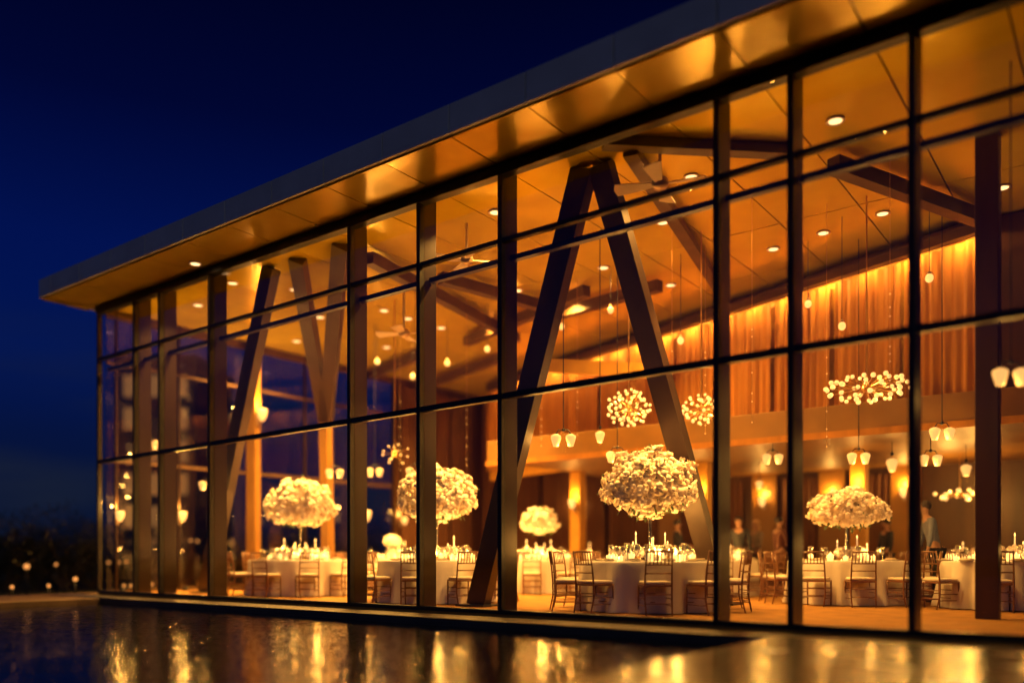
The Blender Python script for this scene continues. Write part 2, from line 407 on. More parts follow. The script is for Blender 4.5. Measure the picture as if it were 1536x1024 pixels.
# raking struts (A frames)
def strut(a, b_, w=.17, h=.30, mat='strut'):
    PB().bar(a, b_, w, h, up=(1, 0, 0)).build('strut', M[mat], pav)
ap1 = at_d(882, 228, 12.05); ap2 = at_z(425, 372, 6.45)
f1, f2 = ray(717, 14.15), ray(1083, 14.6)
strut((f1[0], f1[1], .01), (ap1.x - .14, ap1.y + .12, 6.49), .20, .36)
strut((f2[0], f2[1], .01), (ap1.x + .14, ap1.y + .12, 6.49), .20, .34)
def at_Y(px_, Y, z_):
    t_ = (px_ - CX) / F; x_, y_ = ray(px_, Y / (.8 + .6 * t_)); return Vector((x_, Y, z_))
f3 = ray(308, 19.3); ap2 = at_Y(407, 10.3, 6.49)
strut((f3[0], f3[1], .01), (ap2.x, 10.3, 6.49), .20, .34)
for q_ in (f1, f2, f3):               # steel shoes at the strut feet
    PB().bbox(q_[0] - .30, q_[0] + .30, q_[1] - .24, q_[1] + .24, .003, .035, .006).build('base_plate', M['frame'], pav)
# a forked column: one stem, two raking arms
fk = at_d(488, 628, 20.6); fb = ray(493, 20.6)
aL, aR = at_Y(446, 10.3, 6.49), at_Y(512, 10.3, 6.49)
strut((fb[0], fb[1], .01), (fk.x, fk.y, fk.z + .02), .20, .26, 'fasciain')
strut((fk.x, fk.y, fk.z - .05), (aL.x, 10.3, 6.49), .20, .30)
strut((fk.x + .02, fk.y, fk.z - .05), (aR.x, 10.3, 6.49), .20, .30)
# roof beams hung under the ceiling
for (x0, y0, x1, y1, z) in ((553, 387, 775, 507, 6.30), (661, 417, 840, 466, 6.30), (905, 214, 1185, 228, 6.44), (945, 226, 1078, 432, 6.38),
                            (1250, 247, 1470, 328, 6.30), (700, 512, 880, 436, 6.30), (554, 563, 640, 528, 6.30), (656, 571, 760, 533, 6.30), (840, 470, 990, 428, 6.3)):
    PB().bar(at_z(x0, y0, z), at_z(x1, y1, z), .20, .14 if z > 6.32 else .22).build('beam', M['beam'], pav)
PB().bar((U0.x, U0.y - .16, 6.34), (U1.x, U1.y - .16, 6.34), .16, .24).build('beam', M['beam'], pav)
PB().bar(at_d(818, 548, 17.0), at_d(985, 557, 15.2), .2, .26).build('bulkhead', M['wall'], pav)
# cove light strip above the curtains (a lit lamp of the place)
cv0, cv1 = Vector((U0.x, U0.y - .42, 6.18)), Vector((U1.x + .6, U1.y - .62, 6.18))
for k in range(17):
    u_ = (k + .5) / 17; q_ = cv0.lerp(cv1, u_); d_ = (cv1 - cv0).normalized() * (.17 + .05 * math.sin(k * 2.3))
    PB().bar((q_.x - d_.x, q_.y - d_.y, 6.235), (q_.x + d_.x, q_.y + d_.y, 6.235), .10, .04).build('cove_light', M['cove'], pav)
PB().bar((cv0.x, cv0.y + .10, 6.285), (cv1.x, cv1.y + .10, 6.285), .36, .03).build('cove_light_shield', M['beam'], pav)  # board added to keep the cove light off the ceiling
PB().bar((cv0.x, cv0.y - .07, 6.22), (cv1.x, cv1.y - .07, 6.22), .02, .18).build('cove_lip', M['beam'], pav)

# ------------------------------------------------------------------ curtains
def curtain_mesh(w, h, folds, depth, seed):
    r = random.Random(seed); nx, nzz = folds * 8, 10; vs, fs = [], []
    ph = [r.uniform(-.8, .8) for _ in range(folds + 2)]
    for j in range(nzz + 1):
        z = h * j / nzz
        for i in range(nx + 1):
            u = i / nx; k = u * folds; p = ph[int(k)] * (1 - k % 1) + ph[int(k) + 1] * (k % 1)
            amp = depth * (.65 + .35 * (1 - j / nzz)) * (1 + .3 * math.sin(k * 1.7 + seed))
            vs.append((u * w - w / 2, amp * math.sin(2 * math.pi * k + p) * .5 + .012 * math.sin(z * 1.3 + k), z))
    for j in range(nzz):
        for i in range(nx): a = j * (nx + 1) + i; fs.append((a, a + 1, a + nx + 2, a + nx + 1))
    off = len(vs); vs += [(x_, y_ + .012, z_) for x_, y_, z_ in vs]; fs += [tuple(q + off for q in reversed(f)) for f in fs]
    return vs, fs
def curtain(x, y, z, w, h, rz, mat, seed, label=None, folds=None):
    vs, fs = curtain_mesh(w, h, folds or max(3, int(w / .17)), .09, seed)
    o = MB().add(vs, fs).build('curtain', M[mat], None, True); o.location = (x, y, z); o.rotation_euler = (0, 0, rz)
    return tag(o, label, 'curtain')
items = []
dU = (U1 - U0); ang = math.atan2(dU.y, dU.x)
nC = 11
for i in range(nC):
    p = U0 + dU * ((i + .5) / nC); w = dU.length / nC * .93
    nrm = Vector((dU.y, -dU.x, 0)).normalized() * (1 if dU.x < 0 else 1)
    if nrm.y > 0: nrm = -nrm
    p = p + nrm * .17
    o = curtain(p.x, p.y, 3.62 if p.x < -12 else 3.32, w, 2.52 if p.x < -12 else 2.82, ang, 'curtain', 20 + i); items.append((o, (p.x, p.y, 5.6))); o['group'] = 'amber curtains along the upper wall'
spots_label(items, 'lit amber curtain')
items = []
for i, xx in enumerate((-18.2, -16.9, -15.6, -14.3, -13.0)):
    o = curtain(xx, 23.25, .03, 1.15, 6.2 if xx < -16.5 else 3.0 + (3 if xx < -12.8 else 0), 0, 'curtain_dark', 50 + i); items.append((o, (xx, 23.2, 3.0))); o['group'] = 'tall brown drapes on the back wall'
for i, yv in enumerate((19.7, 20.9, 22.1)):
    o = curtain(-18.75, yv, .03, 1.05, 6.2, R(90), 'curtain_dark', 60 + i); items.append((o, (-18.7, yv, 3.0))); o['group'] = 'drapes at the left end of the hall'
spots_label(items, 'tall brown drape')
items = []
for i, px_ in enumerate((930, 965, 1040, 1085, 1195, 1300)):
    t_ = (px_ - CX) / F; d_ = 23.1 / (.8 + .6 * t_); xx = d_ * (.8 * t_ - .6)
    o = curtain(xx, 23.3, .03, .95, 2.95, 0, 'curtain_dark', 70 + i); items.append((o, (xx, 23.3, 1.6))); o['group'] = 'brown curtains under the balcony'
spots_label(items, 'short brown curtain')

# ------------------------------------------------------------------ lamps of the hall
def ceil_z(x, y): return 3.158 if (y > 15.9 and x > -12.6) else ZC - .006
items = []
mesh_ring = mesh_disc = None
for (px_, py_) in ((1253, 182), (1037, 266), (994, 334), (743, 319), (349, 425), (297, 458), (442, 435), (445, 512), (576, 466), (686, 457), (662, 492),
                   (580, 521), (736, 480), (412, 487), (1006, 428), (1160, 374), (1235, 350), (1324, 321), (1504, 282), (293, 396), (850, 445), (1508, 365), (480, 476), (535, 484), (612, 478), (640, 540), (776, 436), (905, 402), (385, 505)):
    p = at_z(px_, py_, 6.50)
    th = thing('recessed_light', None, 'ceiling light', (p.x, p.y, 6.50), 0, 'round recessed ceiling lights')
    if mesh_ring is None:
        rg = MB().lathe([(.115, .012), (.118, .0), (.105, -.008), (.088, -.004), (.086, .012)], 24).build('trim_ring', M['fan'], th, True)
        ds = MB().lathe([(.084, .004), (.084, -.003), (.04, -.008), (.001, -.009)], 24).build('diffuser', M['disc'], th, True)
        mesh_ring, mesh_disc = rg.data, ds.data
    else:
        for nm, me in (('trim_ring', mesh_ring), ('diffuser', mesh_disc)):
            o = bpy.data.objects.new(nm, me); COL.objects.link(o); o.parent = th
    lamp('lamp', 'SPOT', (0, 0, -.05), (1000 if px_ < 900 else 800 if px_ < 1100 else 75 if px_ < 1380 else 10) if py_ != 396 else 12, .05, th, size=R(130), blend=.8)
    items.append((th, (p.x, p.y, 6.5)))
LIGHTS = [i for i in items if YF < i[1][1] < 16.5]
spots_label([i for i in items if i[1][1] > YF], 'round ceiling light')
for th, p in items:
    if p[1] < YF: th['label'] = 'single round recessed light in the roof overhang outside the glass'; del th['group']

# small bare bulbs hung on cords
items = []
src = None
for (px_, py_, z_) in ((916, 464, 5.7), (842, 489, 5.7), (1021, 510, 5.2), (566, 542, 5.6), (619, 564, 5.5), (671, 544, 5.5), (731, 523, 5.5),
                       (1394, 416, 5.2), (1193, 459, 5.4), (1263, 488, 5.0), (1212, 455, 5.4)):
    p = at_z(px_, py_, z_)
    if p.y > 15.4: p = at_z(px_, py_, z_ - .3)
    th = thing('pendant_bulb', None, 'pendant lamp', p, 0, 'small bare pendant bulbs')
    MB().tube([(0, 0, .06), (0, 0, ZC - p.z)], .006, 5).build('cord', M['frame'], th)
    MB().lathe([(.03, .03), (.032, .08), (.012, .10)], 10).build('socket', M['steel'], th, True)
    MB().ball((0, 0, -.01), .062, 12, 8, (1, 1, 1.15)).build('bulb', M['bulb'], th, True)
    items.append((th, tuple(p)))
spots_label(items, 'glowing pendant bulb')

# lantern pendants with two glass shades
items = []
def lantern(px_, py_, d, shades=2, s=1.0, power=14):
    p = at_d(px_, py_, d); top = ceil_z(p.x, p.y)
    th = thing('pendant_lantern', None, 'pendant lamp', p, 0, 'hanging lanterns with glowing shades')
    MB().tube([(0, 0, .16 * s), (0, 0, top - p.z)], .008, 6).build('rod', M['frame'], th)
    off = .12 * s if shades == 2 else 0
    a = MB().ball((0, 0, .17 * s), .03 * s, 8, 5)
    if shades == 2: a.tube([(-off * .8, -off * .6, .10 * s), (-off * .5, -off * .4, .17 * s), (0, 0, .17 * s), (off * .5, off * .4, .17 * s), (off * .8, off * .6, .10 * s)], .009 * s, 6)
    a.build('arm', M['frame'], th, True)
    for sg in ((-1, 1) if shades == 2 else (0,)):
        c = (sg * off * .8, sg * off * .6, 0)
        MB().lathe([(.045 * s, -.10 * s), (.062 * s, -.04 * s), (.085 * s, .04 * s), (.08 * s, .075 * s), (.03 * s, .10 * s)], 14, c).build('lamp_shade', M['shade'], th, True)
    lamp('lamp', 'POINT', (0, 0, -.16 * s), power, .04, th)
    items.append((th, tuple(p)))
for a in ((845, 660, 13.6), (502, 710, 18.9), (623, 708, 18.0), (926, 685, 15.2), (1159, 688, 16.4), (1139, 727, 20.5, 1), (1288, 687, 15.0), (1338, 697, 17.0, 1, 1.3),
          (1396, 690, 14.8), (1449, 705, 17.5, 1, 1.2), (1413, 650, 13.6), (1516, 565, 9.6, 2, 1.0, 5), (226, 667, 19.6), (312, 728, 18.6), (562, 708, 20.5), (900, 655, 15.0, 1)):
    lantern(*a)
spots_label(items, 'cream shaded hanging lantern')

# globe chandeliers
def chandelier(px_, py_, d, n_, rx, rz_, label, power, seed, s=.038):
    p = at_d(px_, py_, d); r = random.Random(seed)
    th = thing('chandelier', label, 'chandelier', p)
    MB().tube([(0, 0, 0), (0, 0, ceil_z(p.x, p.y) - p.z)], .012, 6).build('rod', M['gold'], th)
    arm = MB(); arm.ball((0, 0, 0), .07, 10, 6); g = []
    for i in range(n_):
        a = i * 2.39996; u = 1 - 2 * (i + .5) / n_; q = math.sqrt(1 - u * u) * r.uniform(.75, 1.0)
        c = Vector((math.cos(a) * q * rx, math.sin(a) * q * rx, u * rz_ * r.uniform(.8, 1)))
        g.append(c); arm.tube([(0, 0, 0), c * .9], .005, 4)
    arm.build('arms', M['gold'], th)
    for c in g:
        MB().ball(c, s * r.uniform(.85, 1.2), 9, 6).build('globe', M['bulb'], th, True)
    for q in ((rx * .45, 0, -.12), (-rx * .45, 0, .14)): lamp('lamp', 'POINT', q, power / 2, .03, th)
    return th
chandelier(943, 612, 14.8, 70, .40, .34, 'round cluster chandelier of glowing globes left of the big raking strut', 45, 1, .028)
chandelier(1052, 614, 14.6, 50, .36, .26, 'globe chandelier right of the raking strut beside the seventh mullion', 25, 2, .028)
chandelier(1300, 582, 13.2, 56, .66, .22, 'widest sprawling globe chandelier in the ninth bay at the right', 28, 3, .036)
chandelier(592, 680, 18.6, 13, .34, .26, 'sparse small chandelier of few lights above the second table from the left', 25, 4, .020)
chandelier(1440, 742, 19.0, 14, .55, .12, 'low wide ring of soft orange lights far right under the balcony', 130, 5, .045)

# fine crystal strands with glowing beads
items = []
rs = random.Random(77)
for k, px_ in enumerate((600, 700, 812, 866, 1008, 1058, 1128, 1240, 1335)):
    p = at_Y(px_, 12.9 + rs.uniform(-.5, 1.6), rs.uniform(2.5, 3.6)); L = ZC - p.z
    th = thing('crystal_strand', None, 'light strand', p, 0, 'fine hanging strands of lights')
    MB().tube([(0, 0, 0), (0, 0, L)], .003, 4).build('wire', M['gold'], th)
    bd = MB(); zz = 0
    while zz < 1.6:
        bd.ball((0, 0, zz), .012, 6, 4); zz += rs.uniform(.10, .32)
    bd.build('beads', M['bead'], th)
    items.append((th, tuple(p)))
spots_label(items, 'thin beaded light strand')

# wall sconces
items = []
def sconce(x, y, z, nx, ny, power=22, s=1.0, kind=0):
    th = thing('wall_sconce', None, 'wall lamp', (x, y, z), math.atan2(nx, -ny), 'glowing wall sconces')
    MB().bbox(-.05 * s, .05 * s, -.03, 0, -.14 * s, .10 * s, .006).build('back_plate', M['steel'], th)
    MB().tube([(0, -.03, -.10 * s), (0, -.09, -.12 * s), (0, -.12, -.06 * s)], .010, 6).build('arm', M['steel'], th, True)
    MB().lathe([(.035 * s, -.06 * s), (.085 * s, .04 * s), (.10 * s, .17 * s), (.085 * s, .18 * s)], 14, (0, -.13 * s - .01, 0)).build('lamp_shade', M['sconce'], th, True)
    lamp('lamp', 'POINT', (0, -.14 * s, .30 * s), power, .03, th)
    items.append((th, (x, y, z)))
for px_, z_ in ((863, 2.2), (1143, 2.3), (1355, 2.4), (1000, 2.3), (1245, 2.3)):
    t_ = (px_ - CX) / F; d_ = 23.1 / (.8 + .6 * t_); xx = d_ * (.8 * t_ - .6)
    sconce(xx, 23.245, z_, 0, -1, 30)
sconce(-18.545, 17.3, 1.95, 1, 0, 80, 1.3); sconce(-18.545, 13.6, 4.45, 1, 0, 80, 1.3)
sconce(-18.9, 19.3, 1.9, 1, 0, 20)
for yv, z_ in ((11.6, 1.75), (10.02, 1.7)): sconce(-18.945, yv, z_, 1, 0, 90)
for xx in (-12.4, -8.7, -5.0): sconce(xx, 19.395, 2.2, 0, -1, 18)
spots_label(items, 'flared wall sconce')
UPL = []

for yv_ in (10.02, 11.6, 15.5): lamp_p = Vector((-18.7, yv_, .12)); UPL.append(lamp_p)
# ceiling fans
for k, p_ in enumerate(UPL):            # floor uplights washing the end wall posts
    th = thing('floor_uplight', 'small floor uplight at the foot of the ' + ('corner post', 'second end wall post', 'fourth end wall post')[k], 'floor light', (p_.x, p_.y, .001))
    MB().lathe([(.07, 0), (.07, .08), (.055, .10), (.05, .09), (.045, .05)], 14, cap=False).build('housing', M['frame'], th, True)
    MB().lathe([(.045, .050), (.001, .055)], 14).build('diffuser', M['disc'], th)
    sp = lamp('lamp', 'SPOT', (0, 0, .12), 150, .03, th, size=R(50)); sp.rotation_euler = (R(180), R(4), 0)

def fan(px_, py_, z, label, rz=0, sc=1.0):
    p = at_z(px_, py_, z); th = thing('ceiling_fan', label, 'ceiling fan', p, rz, 'ceiling fans')
    MB().tube([(0, 0, .05), (0, 0, ZC - p.z)], .022, 8).build('rod', M['fan'], th, True)
    MB().lathe([(.03, .10), (.10, .07), (.12, 0), (.09, -.06), (.02, -.08)], 16).build('hub', M['steel'], th, True)
    for k in range(4):
        a = math.pi / 2 * k; b_ = MB(); L = .62 * sc
        pts = [(.10, -.05), (L, -.12), (L + .03, 0), (L, .12), (.10, .05)]
        vs = []
        for zz in (.006, -.006):
            for (u, v) in pts:
                xx, yy_ = u * math.cos(a) - v * math.sin(a), u * math.sin(a) + v * math.cos(a); vs.append((xx, yy_, zz + v * .25))
        b_.add(vs, [(0, 1, 2, 3, 4), (9, 8, 7, 6, 5)] + [(i, i + 5, (i + 1) % 5 + 5, (i + 1) % 5) for i in range(5)])
        b_.build('blade', M['fan'], th)
fan(990, 276, 6.02, 'ceiling fan on a short rod just right of the big strut apex', .3)
fan(700, 390, 5.9, 'pale ceiling fan with wide blades left of the sixth mullion', .9)
fan(606, 500, 5.35, 'lower pale ceiling fan in the fifth bay from the left', .5, .9)
fan(1420, 470, 5.7, 'blurred pale ceiling fan in the far right bay', .2)

# ------------------------------------------------------------------ banquet furniture
# chair: local +y faces the table
def chair_proto():
    th = thing('banquet_chair', 'x', 'chair')
    W, D, H = .195, .19, .44
    s = MB(); s.bbox(-W - .01, W + .01, -D - .01, D + .01, H - .03, H, .006); s.build('seat', M['wood'], th)
    c = MB(); c.bbox(-W + .005, W - .005, -D + .01, D - .005, H + .001, H + .048, .018); c.build('cushion', M['cushion'], th, True)
    for sx_ in (-1, 1):
        MB().tube([(sx_ * W * .98, D, 0), (sx_ * W, D - .005, .2), (sx_ * W, D - .01, H - .01)], [.011, .014, .016], 7).build('leg', M['wood'], th, True)
        MB().tube([(sx_ * W * .95, -D - .06, 0), (sx_ * W, -D - .01, .22), (sx_ * W, -D - .012, H), (sx_ * W * .97, -D - .035, .68), (sx_ * W * .93, -D - .075, .925)], [.011, .014, .015, .013, .012], 7).build('leg', M['wood'], th, True)
    b_ = MB()
    def by(z): return -D - .012 - (z - H) * .11 - max(0, z - .68) * .05
    for z, r_ in ((.905, .014), (.72, .010), (.60, .010)):
        w = W * (1 - .07 * (z - H) / .48)
        b_.tube([(-w, by(z), z), (0, by(z) - .012, z + (.008 if z > .9 else 0)), (w, by(z), z)], r_, 7)
    for i in range(6):
        u = (-1 + 2 * (i + 1) / 7) * W
        b_.tube([(u * .97, by(.72) - .008, .72), (u * .94, by(.905) - .01, .905)], .0075, 6)
    b_.build('backrest', M['wood'], th, True)
    st = MB()
    for z in (.14, .24):
        for sx_ in (-1, 1): st.tube([(sx_ * W * .97, D - .004, z), (sx_ * W * .97, -D - .025 + z * .06, z)], .008, 6)
    for z in (.17, .30):
        st.tube([(-W * .97, D - .004, z), (W * .97, D - .004, z)], .008, 6)
        st.tube([(-W * .97, -D - .02, z), (W * .97, -D - .02, z)], .008, 6)
    st.build('stretcher', M['wood'], th, True)
    return th
chair0 = chair_proto(); chair_used = [False]

def cloth_mesh(Rr, seed, n=120):
    r = random.Random(seed); vs, fs = [(0, 0, .765)], []
    rings = [(Rr * .5, .765), (Rr - .03, .765), (Rr, .760), (Rr + .012, .74), (Rr + .015, .62), (Rr + .03, .40), (Rr + .055, .20), (Rr + .08, .015)]
    ph = [r.uniform(0, 6.28) for _ in range(4)]
    for i, (rr, z) in enumerate(rings):
        f = max(0, (i - 3) / 4)
        for k in range(n):
            a = 2 * math.pi * k / n
            w = math.sin(a * 17 + ph[0] + .8 * math.sin(3 * a + ph[2])) * .6 + math.sin(a * 29 + ph[1]) * .25 + math.sin(a * 9 + ph[3]) * .3
            q = rr + f * (.085 * w)
            vs.append((q * math.cos(a), q * math.sin(a), z))
    for k in range(n): fs.append((0, 1 + k, 1 + (k + 1) % n))
    for i in range(len(rings) - 1):
        for k in range(n): fs.append((1 + i * n + k, 1 + (i + 1) * n + k, 1 + (i + 1) * n + (k + 1) % n, 1 + i * n + (k + 1) % n))
    return vs, fs

def bloom(mb, c, nrm, r_, rnd):                    # a full rose head: creased ball of petals with a ruffled outer ring
    nrm = nrm.normalized(); u = nrm.orthogonal().normalized(); v = nrm.cross(u); tw = rnd.uniform(0, 6.28)
    N, Mh = 10, 6; vs = [c - nrm * r_ * .5]; fs = []
    for i in range(1, Mh):
        t = -math.pi / 2 + math.pi * i / Mh
        for k in range(N):
            a = 2 * math.pi * k / N + tw + i * .35
            q = r_ * (.80 + (.20 if (k + i) % 2 else -.04) * (1 if i < Mh - 1 else .5))
            vs.append(c + (u * math.cos(a) + v * math.sin(a)) * math.cos(t) * q + nrm * (math.sin(t) * q * .85))
    vs.append(c + nrm * r_ * .62); L = len(vs) - 1
    for k in range(N): fs.append((0, 1 + (k + 1) % N, 1 + k)); fs.append((L, 1 + (Mh - 2) * N + k, 1 + (Mh - 2) * N + (k + 1) % N))
    for i in range(Mh - 2):
        for k in range(N): fs.append((1 + i * N + k, 1 + i * N + (k + 1) % N, 1 + (i + 1) * N + (k + 1) % N, 1 + (i + 1) * N + k))
    mb.add(vs, fs)
    for k in range(5):
        a = tw + 2 * math.pi * k / 5 + rnd.uniform(-.25, .25); rad = u * math.cos(a) + v * math.sin(a); tan = nrm.cross(rad); q = r_ * rnd.uniform(.9, 1.25)
        b0 = c + rad * q * .35 - nrm * q * .2; e = c + rad * q * 1.25 + nrm * q * rnd.uniform(.0, .5)
        m_ = (b0 + e) / 2 - nrm * q * .08
        mb.add([b0 - tan * q * .2, b0 + tan * q * .2, m_ + tan * q * .55, e + tan * q * .25, e - tan * q * .25, m_ - tan * q * .55], [(0, 1, 2, 5), (5, 2, 3, 4)])
def leafset(mb, c, d, L, rnd):
    d = d.normalized(); s_ = d.orthogonal().normalized(); s_.rotate(Matrix.Rotation(rnd.uniform(0, 6.28), 3, d)); up = s_.cross(d)
    mb.add([c, c + d * L * .5 + s_ * L * .22 + up * L * .05, c + d * L, c + d * L * .5 - s_ * L * .22 + up * L * .05, c + d * L * .5 - up * L * .04],
           [(0, 1, 4), (1, 2, 4), (2, 3, 4), (3, 0, 4)])
def flower_ball(seed, RX, ZU, ZD, n_, br):
    rnd = random.Random(seed); a_, b_, g_ = MB(), MB(), MB()
    for i in range(n_):
        u = 1 - 2 * (i + .5) / n_; an = i * 2.39996 + rnd.uniform(-.2, .2); q = math.sqrt(1 - u * u)
        d = Vector((math.cos(an) * q, math.sin(an) * q, u)); lum = 1 + .13 * noise.noise(d * 2.6 + Vector((seed, 0, 0))) * 2 + rnd.uniform(-.14, .11)
        c = Vector((d.x * RX, d.y * RX, d.z * (ZU if u > 0 else ZD))) * lum
        if u < -.7 and rnd.random() < .35:
            leafset(g_, c * .9, d + Vector((0, 0, -.4)), .13, rnd); continue
        bloom(b_ if rnd.random() < .22 else a_, c - d * br * .4, d + Vector((rnd.uniform(-.4, .4), rnd.uniform(-.4, .4), rnd.uniform(-.2, .4))), br * rnd.uniform(.75, 1.25), rnd)
        if rnd.random() < .22: leafset(g_, c * .97, d + Vector((rnd.uniform(-1, 1), rnd.uniform(-1, 1), rnd.uniform(-1, 1))) * .6, .09, rnd)
    b_.ball((0, 0, ZU * .12), 1.0, 16, 10, (RX * .80, RX * .80, ZU * .66))
    return a_, b_, g_

FLOWERS = []
def vase_arrangement(x, y, seed, tall, label, RX=.68, ZU=.60, ZD=.38, zc=1.90, n_=620, br=.056):
    th = thing('flower_centrepiece', label, 'flower arrangement', (x, y, .766))
    if tall:
        MB().lathe([(.11, 0), (.11, .012), (.03, .04), (.022, .25), (.028, .6), (.055, .84), (.09, .93), (.08, .93), (.045, .84), (.020, .6), (.014, .25)], 18, cap=False).build('vase', M['glassware'], th, True)
    else:
        MB().lathe([(.07, 0), (.09, .02), (.10, .12), (.08, .25), (.07, .30), (.06, .30), (.05, .2), (.04, .02)], 18).build('vase', M['china'], th, True)
    a_, b_, g_ = flower_ball(seed, RX, ZU, ZD, n_, br)
    for nm, mb, mt in (('blossoms', a_, 'petal'), ('cream_blossoms', b_, 'petal_cream'), ('greenery', g_, 'leaf')):
        o = mb.build(nm, M[mt], th, nm != 'greenery'); o.location = (0, 0, zc - .766)
    st = MB(); rnd = random.Random(seed)
    for k in range(9):
        a = k * .7; st.tube([(.02 * math.cos(a), .02 * math.sin(a), (zc - .766) * .72), (RX * .3 * math.cos(a), RX * .3 * math.sin(a), zc - .766 - ZD * .3)], .004, 4)
    st.build('stems', M['leaf'], th)
    FLOWERS.append(Vector((x, y, zc)))
    return th

# small table ware prototypes (mesh shared by every copy)
def lmesh(prof, mat, n=14, cap=True):
    o = MB().lathe(prof, n, cap=cap).build('tmp', M[mat], None, True); me = o.data; bpy.data.objects.remove(o); return me
ME = dict(
    glass_bowl=lmesh([(.004, .085), (.022, .10), (.036, .13), (.038, .165), (.031, .205), (.0295, .205), (.036, .165), (.034, .13), (.02, .103), (.002, .09)], 'glassware', 14, False),
    glass_stem=lmesh([(.034, .0), (.034, .003), (.006, .008), (.004, .05), (.005, .087)], 'glassware', 12),
    plate=lmesh([(.05, .0), (.09, .006), (.135, .018), (.136, .021), (.09, .010), (.001, .007)], 'china', 24),
    votive=lmesh([(.034, .0), (.040, .01), (.048, .10), (.045, .10), (.038, .012), (.001, .010)], 'votive', 12),
    flame=lmesh([(.001, .0), (.012, .014), (.009, .034), (.001, .060)], 'flame', 8),
    candle=lmesh([(.013, 0), (.012, .24), (.008, .245), (.001, .242)], 'wax', 10),
    holder=lmesh([(.045, .0), (.045, .006), (.010, .02), (.008, .10), (.02, .125), (.02, .13), (.013, .118)], 'glassware', 12),
    pillar=lmesh([(.040, 0), (.040, .13), (.030, .135), (.001, .125)], 'wax', 14),
    cylinder=lmesh([(.055, .0), (.055, .24), (.052, .24), (.052, .004)], 'glassware', 18),
    pot=lmesh([(.035, 0), (.045, .05), (.04, .09), (.035, .09)], 'gold', 12),
)
nk = MB(); nk.box(-.05, .05, -.085, .085, .0, .012); nk.box(-.046, .046, -.08, .08, .0125, .022)
nko = nk.build('tmp', M['napkin']); ME['napkin'] = nko.data; bpy.data.objects.remove(nko)
posy = []
for sd in (1, 2):
    rnd = random.Random(sd); p_ = MB()
    for i in range(16):
        u = .95 - 1.2 * (i + .5) / 16; an = i * 2.4; q = math.sqrt(max(0, 1 - u * u)); d = Vector((q * math.cos(an), q * math.sin(an), u))
        bloom(p_, d * .065, d, .042, rnd)
    o = p_.build('tmp', M['petal'], None, True); posy.append(o.data); bpy.data.objects.remove(o)
def part(me, name, parent, loc=(0, 0, 0), rz=0):
    o = bpy.data.objects.new(name, me); COL.objects.link(o); o.location = loc; o.rotation_euler = (0, 0, rz); o.parent = parent; return o

TZ = .7655
def set_table(x, y, desc, seed, full):
    rnd = random.Random(seed); n_ = 10 if full else 7
    def put(kind, name, cat, label, r_, a, rz=0):
        return thing(name, f'{label} on the {desc}', cat, (x + r_ * math.cos(a), y + r_ * math.sin(a), TZ), rz, f'{cat} on the {desc}')
    for k in range(n_):
        a = 2 * math.pi * (k + .5) / n_ + .2
        th = put('plate', 'dinner_plate', 'plate', 'white plate with folded cream napkin', .80, a, a)
        part(ME['plate'], 'plate', th, (0, 0, .001)); part(ME['napkin'], 'napkin', th, (0, 0, .022))
        for q, rr in (((-.13, .62), (.10, .60)) if full else ((.05, .62),)):
            th = put('glass', 'wine_glass', 'wine glass', 'clear stemmed glass', rr if False else .62, a + q + .1)
            th.location.z = TZ
            part(ME['glass_stem'], 'stem', th); part(ME['glass_bowl'], 'bowl', th); th.scale = (1.15, 1.15, 1.15 + .12 * (k % 2))
    for k in range(26 if full else 10):
        a = 2 * math.pi * k / (26 if full else 10) + rnd.uniform(-.1, .1); r_ = (.34, .52, .66)[k % 3] + rnd.uniform(-.04, .04)
        th = put('votive', 'votive_candle', 'candle', 'glowing amber votive candle', r_, a)
        part(ME['votive'], 'cup', th); part(ME['flame'], 'flame', th, (0, 0, .078)); th.scale = (1, 1, rnd.uniform(.7, 1.2))
    for k in range(6 if full else 3):
        a = 1.05 * k + rnd.uniform(-.3, .3); h = rnd.choice((0, .0, .06))
        th = put('candle', 'taper_candle', 'candle', 'tall taper candle in glass holder', .34, a)
        part(ME['holder'], 'holder', th); part(ME['candle'], 'wax', th, (0, 0, .12)); part(ME['flame'], 'flame', th, (0, 0, .365)); th.scale = (1, 1, (.75, 1.1, .9)[k % 3])
    if full:
        for k in range(7):
            a = .9 * k + rnd.uniform(-.2, .2)
            th = put('hurricane', 'hurricane_candle', 'candle', 'glass cylinder with glowing candle', .36 + .2 * (k % 2), a)
            part(ME['cylinder'], 'cylinder', th); part(ME['pillar'], 'wax', th); part(ME['flame'], 'flame', th, (0, 0, .13))
            th.scale = (1, 1, (.9, 1.2, 1.05)[k % 3])
        for k in range(2):
            a = 2.2 + 3.1 * k + rnd.uniform(-.3, .3)
            th = put('pillar', 'pillar_candle', 'candle', 'short white pillar candle', .46, a)
            part(ME['pillar'], 'wax', th); part(ME['flame'], 'flame', th, (0, 0, .13))
    for k in range(8 if full else 3):
        a = .8 * k + rnd.uniform(-.3, .3) + .5
        th = put('posy', 'posy_pot', 'flower arrangement', 'white posy in brass pot', .24 + .12 * (k % 2), a)
        part(ME['pot'], 'pot', th); part(posy[k % 2], 'blossoms', th, (0, 0, .10))
        th.scale = (1.5, 1.5, 1.3)
    for k in range(5 if full else 2):
        a = 1.2566 * k + .4 if full else 3.1416 * k
        lamp('candle_glow', 'POINT', (x + .42 * math.cos(a), y + .42 * math.sin(a), TZ + .16 + .10 * (k % 2)), 26 if full else 10, .03)

